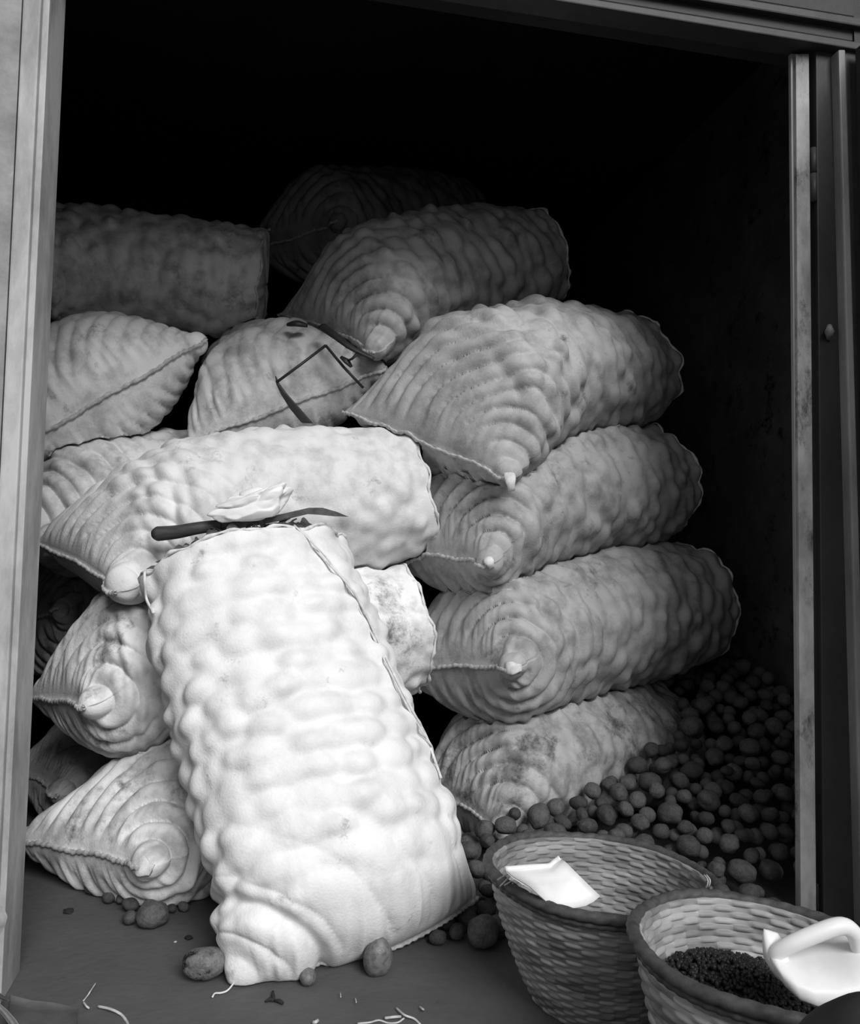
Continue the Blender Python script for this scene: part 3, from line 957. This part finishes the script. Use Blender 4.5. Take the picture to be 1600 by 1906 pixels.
def basket(label, c, R, h, prof, rows, stakes, tilt, mw, seed, group):
    """c = rim centre; prof = [(height fraction, radius fraction)]"""
    root = thing('woven_basket', label, 'basket', (c.x, c.y, 0), group)
    hs = np.array([p[0] for p in prof]); rs_ = np.array([p[1] for p in prof])
    npr, npc = 7, 8
    nvv, nuu = rows * npr + 1, stakes * npc
    def skin(sign, thick):
        v = np.linspace(0, 1, nvv)[:, None]
        u = (np.arange(nuu) / nuu)[None, :]
        rad = np.interp(v[:, 0], hs, rs_)[:, None] * R - thick
        # smooth the profile a little
        rad[:, 0] = np.convolve(np.pad(rad[:, 0], 9, mode='edge'), np.ones(19) / 19, 'valid')
        rowi = np.minimum(np.floor(v * rows), rows - 1)
        fr = v * rows - rowi
        prof_ = np.clip(np.sin(PI * np.clip(fr, 0.0, 1.0)), 0, 1) ** 0.45
        over = np.clip(1.9 * np.sin(u * stakes * PI + rowi * PI + 0 * v), -1, 1)
        ir = vnoise(np.stack([u * 40 + 0 * v, rowi * 3.1 + 0 * u, np.full_like(u + v, seed)], -1), 1.0, seed)
        d = 0.0020 * over * prof_ * sign + 0.0022 * (prof_ - 0.5) + 0.0012 * ir
        stake = np.abs(((u * stakes) % 1.0) - 0.5) > 0.42
        rr = rad + sign * d
        th = u * 2 * PI
        wob = 1 + 0.012 * np.sin(2 * th + seed) + 0.008 * np.sin(3 * th + seed * 2)
        rr = rr * wob
        z = v * h + 0.0010 * ir
        X = rr * np.cos(th); Y = rr * np.sin(th)
        Z = z + tilt * X * v
        A = np.stack([X, Y, Z + 0 * u], -1)
        return A
    out = skin(1, 0.0); inn = skin(-1, 0.009)
    inn[:, :, 2] = np.maximum(inn[:, :, 2], 0.008)
    A = np.concatenate([np.repeat(np.array([[[0, 0, 0.002]]]), nuu, 1), out, inn[::-1], np.repeat(np.array([[[0, 0, 0.009]]]), nuu, 1)], 0)
    me = grid_mesh('weave', A)
    uvl = me.uv_layers.new(name='weave')
    nrow = A.shape[0]
    li = np.zeros(len(me.loops), np.int32); me.loops.foreach_get('vertex_index', li)
    vi = li // nuu; ui = li % nuu
    vv = np.concatenate([[0], np.linspace(0, 1, nvv), np.linspace(1, 0, nvv), [0]])
    uu = ui / nuu
    # close the seam of the unwrapping
    loop_u = uu.reshape(-1, 4).copy()
    wrap = (loop_u.max(1) - loop_u.min(1)) > 0.5
    fix = loop_u[wrap]; fix[fix < 0.5] += 1.0; loop_u[wrap] = fix
    uvl.data.foreach_set('uv', np.stack([loop_u.ravel(), vv[vi] * 0.9999], -1).astype(np.float32).ravel())
    obj('weave', me, mw, root)
    n = 150
    pts = []
    for i in range(n):
        t = 2 * PI * i / n
        wob = 1 + 0.012 * math.sin(2 * t + seed) + 0.008 * math.sin(3 * t + seed * 2)
        x, y = R * math.cos(t) * wob, R * math.sin(t) * wob
        pts.append(Vector((x, y, h + tilt * x + 0.002 * math.sin(t * 5 + seed))))
    big = smooth_path(pts + [pts[0]], 3)[:-1]
    tw = 46
    rim = tube_mesh('rim', big, 0.0088, 14, closed=True, wob=lambda i, an: 1 + 0.22 * abs(math.sin(0.5 * (tw * 2 * PI * i / len(big) + 2.0 * an))) - 0.06)
    obj('rim', rim, M['rim'], root)
    # hoop bound on just below the rim
    low = [Vector((p.x * 0.985, p.y * 0.985, p.z - 0.014)) for p in big]
    obj('hoop', tube_mesh('hoop', low, 0.0062, 8, closed=True, wob=lambda i, an: 1 + 0.12 * math.sin(i * 0.9)), M['rim'], root)
    return root
M['rim'] = mat('dark_bound_cane', 0.085, 0.6, 0.045, 40, 5, 0.35, 0.65, bump=0.2)
PROF = [(0, 0.60), (0.06, 0.645), (0.2, 0.72), (0.4, 0.81), (0.6, 0.885), (0.8, 0.945), (1.0, 0.985)]
bw1 = weave_mat('woven_cane', 0.08, 0.38, 28, 21)
bw2 = weave_mat('pale_woven_cane', 0.11, 0.48, 28, 19)
b1 = basket('woven cane basket left of the two, holding only a white plastic sheet', B1C, 203 / FPX * 1.58, B1C.z, PROF, 28, 42, -0.055, bw1, 3, 'cane baskets by the doorway')
b2 = basket('woven cane basket right of the two, holding dark beans and a jug', B2C, 240 / FPX * 1.19, B2C.z, PROF, 28, 38, -0.07, bw2, 5, 'cane baskets by the doorway')

def tie(root, px, py, Y, n=4, spread=10):
    for k in range(n):
        dx = (k - n / 2) * spread / n
        part_of(root, 'tie', tube_mesh('tie', smooth_path([P(px + dx - 4, py - 12, Y), P(px + dx + 3, py - 2, Y - .012), P(px + dx + 1, py + 10, Y - .012), P(px + dx - 3, py + 16, Y)], 4), 0.0014, 5), M['straw'])
tie(b1, 1318, 1640, 1.565, 2, 8)
for (a, b_) in (((925, 1638), (945, 1626)), ((930, 1650), (948, 1632)), ((938, 1648), (952, 1640)), ((945, 1652), (955, 1644))):
    part_of(b1, 'tie', tube_mesh('tie', [P(a[0], a[1], 1.47), P(b_[0], b_[1], 1.47)], 0.0014, 5), M['straw'])

# white plastic sheet cut from a can, lying in the left basket
def thick_sheet(name, rows, th):
    """rows: list of equal-length point lists -> sheet with thickness"""
    A = np.array([[tuple(p) for p in r] for r in rows])
    nv, nu, _ = A.shape
    du = np.gradient(A, axis=1); dv = np.gradient(A, axis=0)
    N = np.cross(du, dv); N /= np.maximum(np.linalg.norm(N, axis=-1, keepdims=True), 1e-9)
    B = A + N * th
    V = np.concatenate([A.reshape(-1, 3), B.reshape(-1, 3)])
    F = []
    o = nv * nu
    for i in range(nv - 1):
        for j in range(nu - 1):
            a = i * nu + j
            F.append((a, a + 1, a + nu + 1, a + nu)); F.append((o + a + nu, o + a + nu + 1, o + a + 1, o + a))
    bd = [(0, j) for j in range(nu)] + [(i, nu - 1) for i in range(1, nv)] + [(nv - 1, j) for j in range(nu - 2, -1, -1)] + [(i, 0) for i in range(nv - 2, 0, -1)]
    for k in range(len(bd)):
        a = bd[k][0] * nu + bd[k][1]; b = bd[(k + 1) % len(bd)][0] * nu + bd[(k + 1) % len(bd)][1]
        F.append((a, b, o + b, o + a))
    return mesh_np(name, V, F)
scp = thing('plastic_scoop', 'folded white plastic scoop resting inside the left basket', 'scoop', P(1020, 1640, 1.45))
YA = 1.455
# top panel: shallow trough along the fold, then the blade hanging into the basket
def bl(p, q, t): return (p[0] + (q[0] - p[0]) * t, p[1] + (q[1] - p[1]) * t, p[2] + (q[2] - p[2]) * t)
e0 = [(940, 1618, 1.44), (975, 1615, 1.455), (1005, 1613, 1.47), (1022, 1612, 1.475), (1032, 1604, 1.48), (1042, 1597, 1.48)]
e1 = [(955, 1632, 1.425), (985, 1632, 1.435), (1012, 1630, 1.445), (1030, 1626, 1.45), (1042, 1615, 1.455), (1052, 1604, 1.465)]
e2 = [(985, 1650, 1.41), (1010, 1652, 1.42), (1035, 1652, 1.43), (1055, 1648, 1.435), (1068, 1640, 1.44), (1078, 1630, 1.45)]
e3 = [(1030, 1690, 1.41), (1050, 1690, 1.415), (1070, 1690, 1.42), (1090, 1686, 1.425), (1105, 1678, 1.43), (1117, 1668, 1.44)]
rows = []
for (ra_, rb_) in ((e0, e1), (e1, e2), (e2, e3)):
    for t in (0, .33, .66):
        rows.append([P(*bl(a, b_, t)) for a, b_ in zip(ra_, rb_)])
rows.append([P(*a) for a in e3])
part_of(scp, 'sheet', thick_sheet('sheet', rows, 0.003), M['plastic'])
part_of(scp, 'rolled_edge', tube_mesh('rolled_edge', smooth_path([P(*a) for a in e0], 5), 0.005, 10), M['plastic'])

# dark beans in the right basket
bm = bmesh.new()
br = random.Random(5)
bz = B2C.z
for k in range(2600):
    a, q = br.uniform(0, 2 * PI), math.sqrt(br.random())
    rr = q * 0.155
    x, y = rr * math.cos(a), rr * math.sin(a)
    hh = bz - 0.085 + 0.050 * math.exp(-(((x + 0.05) / 0.09) ** 2 + ((y - 0.05) / 0.09) ** 2))
    s_ = br.uniform(0.0036, 0.0052)
    bmesh.ops.create_icosphere(bm, subdivisions=1, radius=s_, matrix=Matrix.Translation((B2C.x + x, B2C.y + y, hh + br.uniform(-.003, .003))) @ Euler((br.random() * 6, br.random() * 6, br.random() * 6)).to_matrix().to_4x4() @ Matrix.Diagonal((1.45, .9, .75, 1)))
# bed of beans below
bed = []
for i in range(13):
    q = i / 12
    ring_ = []
    for j in range(48):
        t = 2 * PI * j / 48
        x, y = 0.157 * q * math.cos(t), 0.157 * q * math.sin(t)
        ring_.append(bm.verts.new((B2C.x + x, B2C.y + y, bz - 0.089 + 0.050 * math.exp(-(((x + 0.05) / 0.09) ** 2 + ((y - 0.05) / 0.09) ** 2)))))
    bed.append(ring_)
for i in range(12):
    for j in range(48):
        try: bm.faces.new((bed[i][j], bed[i][(j + 1) % 48], bed[i + 1][(j + 1) % 48], bed[i + 1][j]))
        except ValueError: pass
bo = obj('beans', bm_mesh('beans', bm), M['bean'])
tag(bo, 'dark dried beans heaped in the right basket', 'beans', kind='stuff')

# cut white jerrycan used as a scoop in the right basket
jc = thing('jerrycan_scoop', 'cut white plastic jug with a grip handle in the right basket', 'jug', P(1510, 1790, 1.12))
JY = 1.10
def loft(name, rings, n=28, sq=3.0):
    """rings: (centre, half-axis vector a, half-axis vector b); superellipse cross-sections"""
    rows_ = []
    for (c, a, b_) in rings:
        r_ = []
        for j in range(n):
            t = 2 * PI * j / n
            ct, st_ = math.cos(t), math.sin(t)
            r_.append(tuple(c + a * (math.copysign(abs(ct) ** (2 / sq), ct)) + b_ * (math.copysign(abs(st_) ** (2 / sq), st_))))
        rows_.append(r_)
    A = np.array(rows_)
    A = np.concatenate([np.repeat(A[:1].mean(1, keepdims=True), n, 1), A, np.repeat(A[-1:].mean(1, keepdims=True), n, 1)], 0)
    return grid_mesh(name, A)
# body: sections from the cut mouth (left) to the base (right, out of frame)
def sec(pt, pb, Y, dep):
    a, b_ = P(pt[0], pt[1], Y), P(pb[0], pb[1], Y)
    return ((a + b_) / 2, (a - b_) / 2, Vector((0.15, 1, 0.2)).normalized() * dep)
rg = [sec((1430, 1772), (1436, 1796), JY, .02), sec((1440, 1772), (1452, 1814), JY, .035), sec((1462, 1780), (1474, 1830), JY, .046),
      sec((1490, 1786), (1503, 1837), JY, .05), sec((1530, 1784), (1545, 1836), JY, .052), sec((1565, 1778), (1585, 1828), JY, .052), sec((1592, 1764), (1622, 1820), JY, .05), sec((1606, 1766), (1650, 1812), JY, .045)]
part_of(jc, 'body', loft('body', rg), M['plastic'])
hpts = smooth_path([P(1436, 1786, JY), P(1446, 1772, JY - .006), P(1475, 1756, JY - .012), P(1515, 1739, JY - .014), P(1548, 1727, JY - .014), P(1570, 1724, JY - .012), P(1586, 1734, JY - .008), P(1594, 1752, JY - .004), P(1600, 1782, JY)], 6)
part_of(jc, 'handle', tube_mesh('handle', hpts, [0.0092 + 0.002 * math.sin(i / len(hpts) * PI) for i in range(len(hpts))], 16), M['plastic'])
rg = [sec((1421, 1730), (1450, 1740), JY + .01, .004), sec((1420, 1742), (1462, 1752), JY + .008, .006), sec((1421, 1762), (1466, 1770), JY + .004, .01), sec((1424, 1785), (1462, 1790), JY, .016), sec((1432, 1806), (1466, 1812), JY, .02)]
part_of(jc, 'cut_lip', loft('cut_lip', [(c, b__, a__) for (c, a__, b__) in rg] if False else [((P(x0, y0, Y0) + P(x1, y1, Y0)) / 2, (P(x1, y1, Y0) - P(x0, y0, Y0)) / 2, Vector((0, 1, 0.1)) * d0) for (x0, y0, x1, y1, Y0, d0) in
    ((1421, 1729, 1447, 1737, JY + .01, .004), (1419, 1745, 1458, 1752, JY + .008, .006), (1420, 1765, 1464, 1770, JY + .004, .012), (1424, 1788, 1466, 1792, JY, .02), (1436, 1810, 1474, 1816, JY, .022))], 20, 2.4), M['plastic'])

# dark bundle in the very corner
bm = bmesh.new()
bmesh.ops.create_icosphere(bm, subdivisions=5, radius=1.0)
co = np.array([v.co[:] for v in bm.verts])
n = 1 + 0.04 * vnoise(co, 2.0, 71) + 0.012 * np.sin(np.arctan2(co[:, 1], co[:, 0]) * 17 + 3 * vnoise(co, 2, 72)) * (1 - co[:, 2] ** 2)
top = P(1590, 1862, 0.86)
for v, c, k in zip(bm.verts, co, n):
    z = c[2] * k
    v.co = Vector((top.x + 0.02 + c[0] * k * 0.115, top.y + c[1] * k * 0.105, top.z / 2 + z * top.z / 2 if z > -0.95 else 0.006))
tag(obj('dark_bundle', bm_mesh('dark_bundle', bm), M['black_cloth']), 'dark rounded cloth bundle at the bottom right corner before the baskets', 'bundle')

# ================================================================== LITTER ON THE FLOOR
def straw(pts, r, label, group='straws on the floor', m='straw', name='straw', cat='straw', h=0.004):
    q = smooth_path([G(x, y, h + 0.003 * math.sin(i * 1.7)) for i, (x, y) in enumerate(pts)], 5)
    tag(obj(name, tube_mesh(name, q, r, 6, flat=0.6), M[m]), label, cat, group)
straw(((178, 1830), (168, 1845), (163, 1853), (155, 1863)), 0.0022, 'short bent pale straw on the floor at lower left, upper of two')
straw(((155, 1865), (161, 1873), (166, 1877)), 0.0018, 'tiny pale straw bit just below the bent straw at lower left')
straw(((182, 1873), (205, 1878), (225, 1888), (236, 1902), (239, 1912)), 0.0024, 'curved pale straw on the floor at the bottom edge left of center')
straw(((737, 1876), (752, 1889), (770, 1896), (782, 1907)), 0.0020, 'slanting pale straw at the bottom edge below the leaning sack')
straw(((716, 1895), (732, 1893), (746, 1892)), 0.0024, 'short thick pale straw in the tangle at the bottom edge')
straw(((665, 1905), (688, 1903), (705, 1899), (722, 1904), (740, 1903), (752, 1895)), 0.0016, 'wavy thin straw in the tangle at the bottom edge')
straw(((582, 1903), (588, 1902), (592, 1899)), 0.0030, 'small pale chip at the bottom edge below the leaning sack')
straw(((633, 1848), (634, 1856)), 0.0012, 'tiny upright straw sliver left of two below the leaning sack')
straw(((661, 1858), (663, 1866)), 0.0012, 'tiny straw sliver right of two below the leaning sack')
straw(((781, 1874), (786, 1878), (789, 1880)), 0.0018, 'small pale straw bit right of the slanting straw')
straw(((862, 1688), (878, 1684), (890, 1674), (895, 1668)), 0.0028, 'pale husk strip beside the right corner of the leaning sack', None)
tw = thing('twig', 'small dark forked twig on the floor before the leaning sack', 'twig', G(510, 1862))
for pts in (((508, 1845), (508, 1853), (510, 1862)), ((494, 1864), (502, 1860), (510, 1862)), ((510, 1862), (519, 1863), (526, 1867))):
    part_of(tw, 'branch', tube_mesh('branch', [G(x, y, 0.004) for x, y in pts], [0.002, 0.004, 0.003], 6), M['twig'])
for (px, py, r, lab) in ((351, 1748, 0.008, 'dark dirt crumb on the floor above the muddy potato'), (326, 1754, 0.003, 'tiny pale crumb left of the dark dirt crumb'), (127, 1699, 0.011, 'flat dark dirt clod on the floor before the bottom left sack')):
    bm = bmesh.new()
    bmesh.ops.create_icosphere(bm, subdivisions=3, radius=r)
    for v in bm.verts:
        c = np.array([v.co[:]]) / r
        v.co = v.co * float(1 + 0.35 * vnoise(c, 2.0, int(px))[0])
        v.co.z *= 0.5
    g = G(px, py)
    o = obj('dirt_crumb', bm_mesh('dirt_crumb', bm), M['twig'] if r > 0.005 else M['straw'])
    o.location = (g.x, g.y, r * 0.35)
    tag(o, lab, 'dirt')

def leaf(name, outline, h, label, m, curl=0.01, group=None):
    """outline: two edges (upper, lower) of picture points lying on the floor"""
    up2, dn2 = outline
    rows_ = []
    for t in np.linspace(0, 1, 7):
        r_ = []
        for (a, b_) in zip(up2, dn2):
            x, y = a[0] + (b_[0] - a[0]) * t, a[1] + (b_[1] - a[1]) * t
            r_.append(G(x, y, h + curl * math.sin(t * PI) + 0.002 * math.sin(x * 0.11)))
        rows_.append(r_)
    tag(obj(name, thick_sheet(name, rows_, 0.0018), M[m]), label, 'leaf', group)
leaf('dry_leaf', (((20, 1852), (60, 1862), (100, 1866), (144, 1876)), ((10, 1960), (60, 1965), (100, 1960), (140, 1940))), 0.004, 'broad grey dry leaf flat on the floor at the bottom left corner', 'leafgrey', 0.012)
leaf('dry_leaf', (((-14, 1865), (0, 1868), (14, 1880), (30, 1898), (46, 1925)), ((-14, 1872), (-4, 1880), (8, 1894), (20, 1912), (34, 1940))), 0.03, 'pale narrow dry leaf blade at the very bottom left corner', 'leafpale', 0.012)
leaf('dry_leaf', (((-10, 1846), (0, 1848), (10, 1856), (18, 1862)), ((-10, 1860), (0, 1860), (8, 1862), (16, 1864))), 0.02, 'small dark dry leaf against the left post at the bottom', 'leafdry', 0.006)
bm = bmesh.new()
o = obj('husk', thick_sheet('husk', [[P(-12, 1682, 1.42), P(2, 1686, 1.415), P(8, 1690, 1.42)], [P(-12, 1705, 1.41), P(4, 1708, 1.4), P(14, 1706, 1.41)], [P(-12, 1728, 1.41), P(2, 1726, 1.4), P(10, 1722, 1.41)], [P(-12, 1748, 1.42), P(-4, 1742, 1.41), P(2, 1738, 1.42)]], 0.003), M['leafpale'])
tag(o, 'pale curled husk stuck on the lower left door post', 'husk')
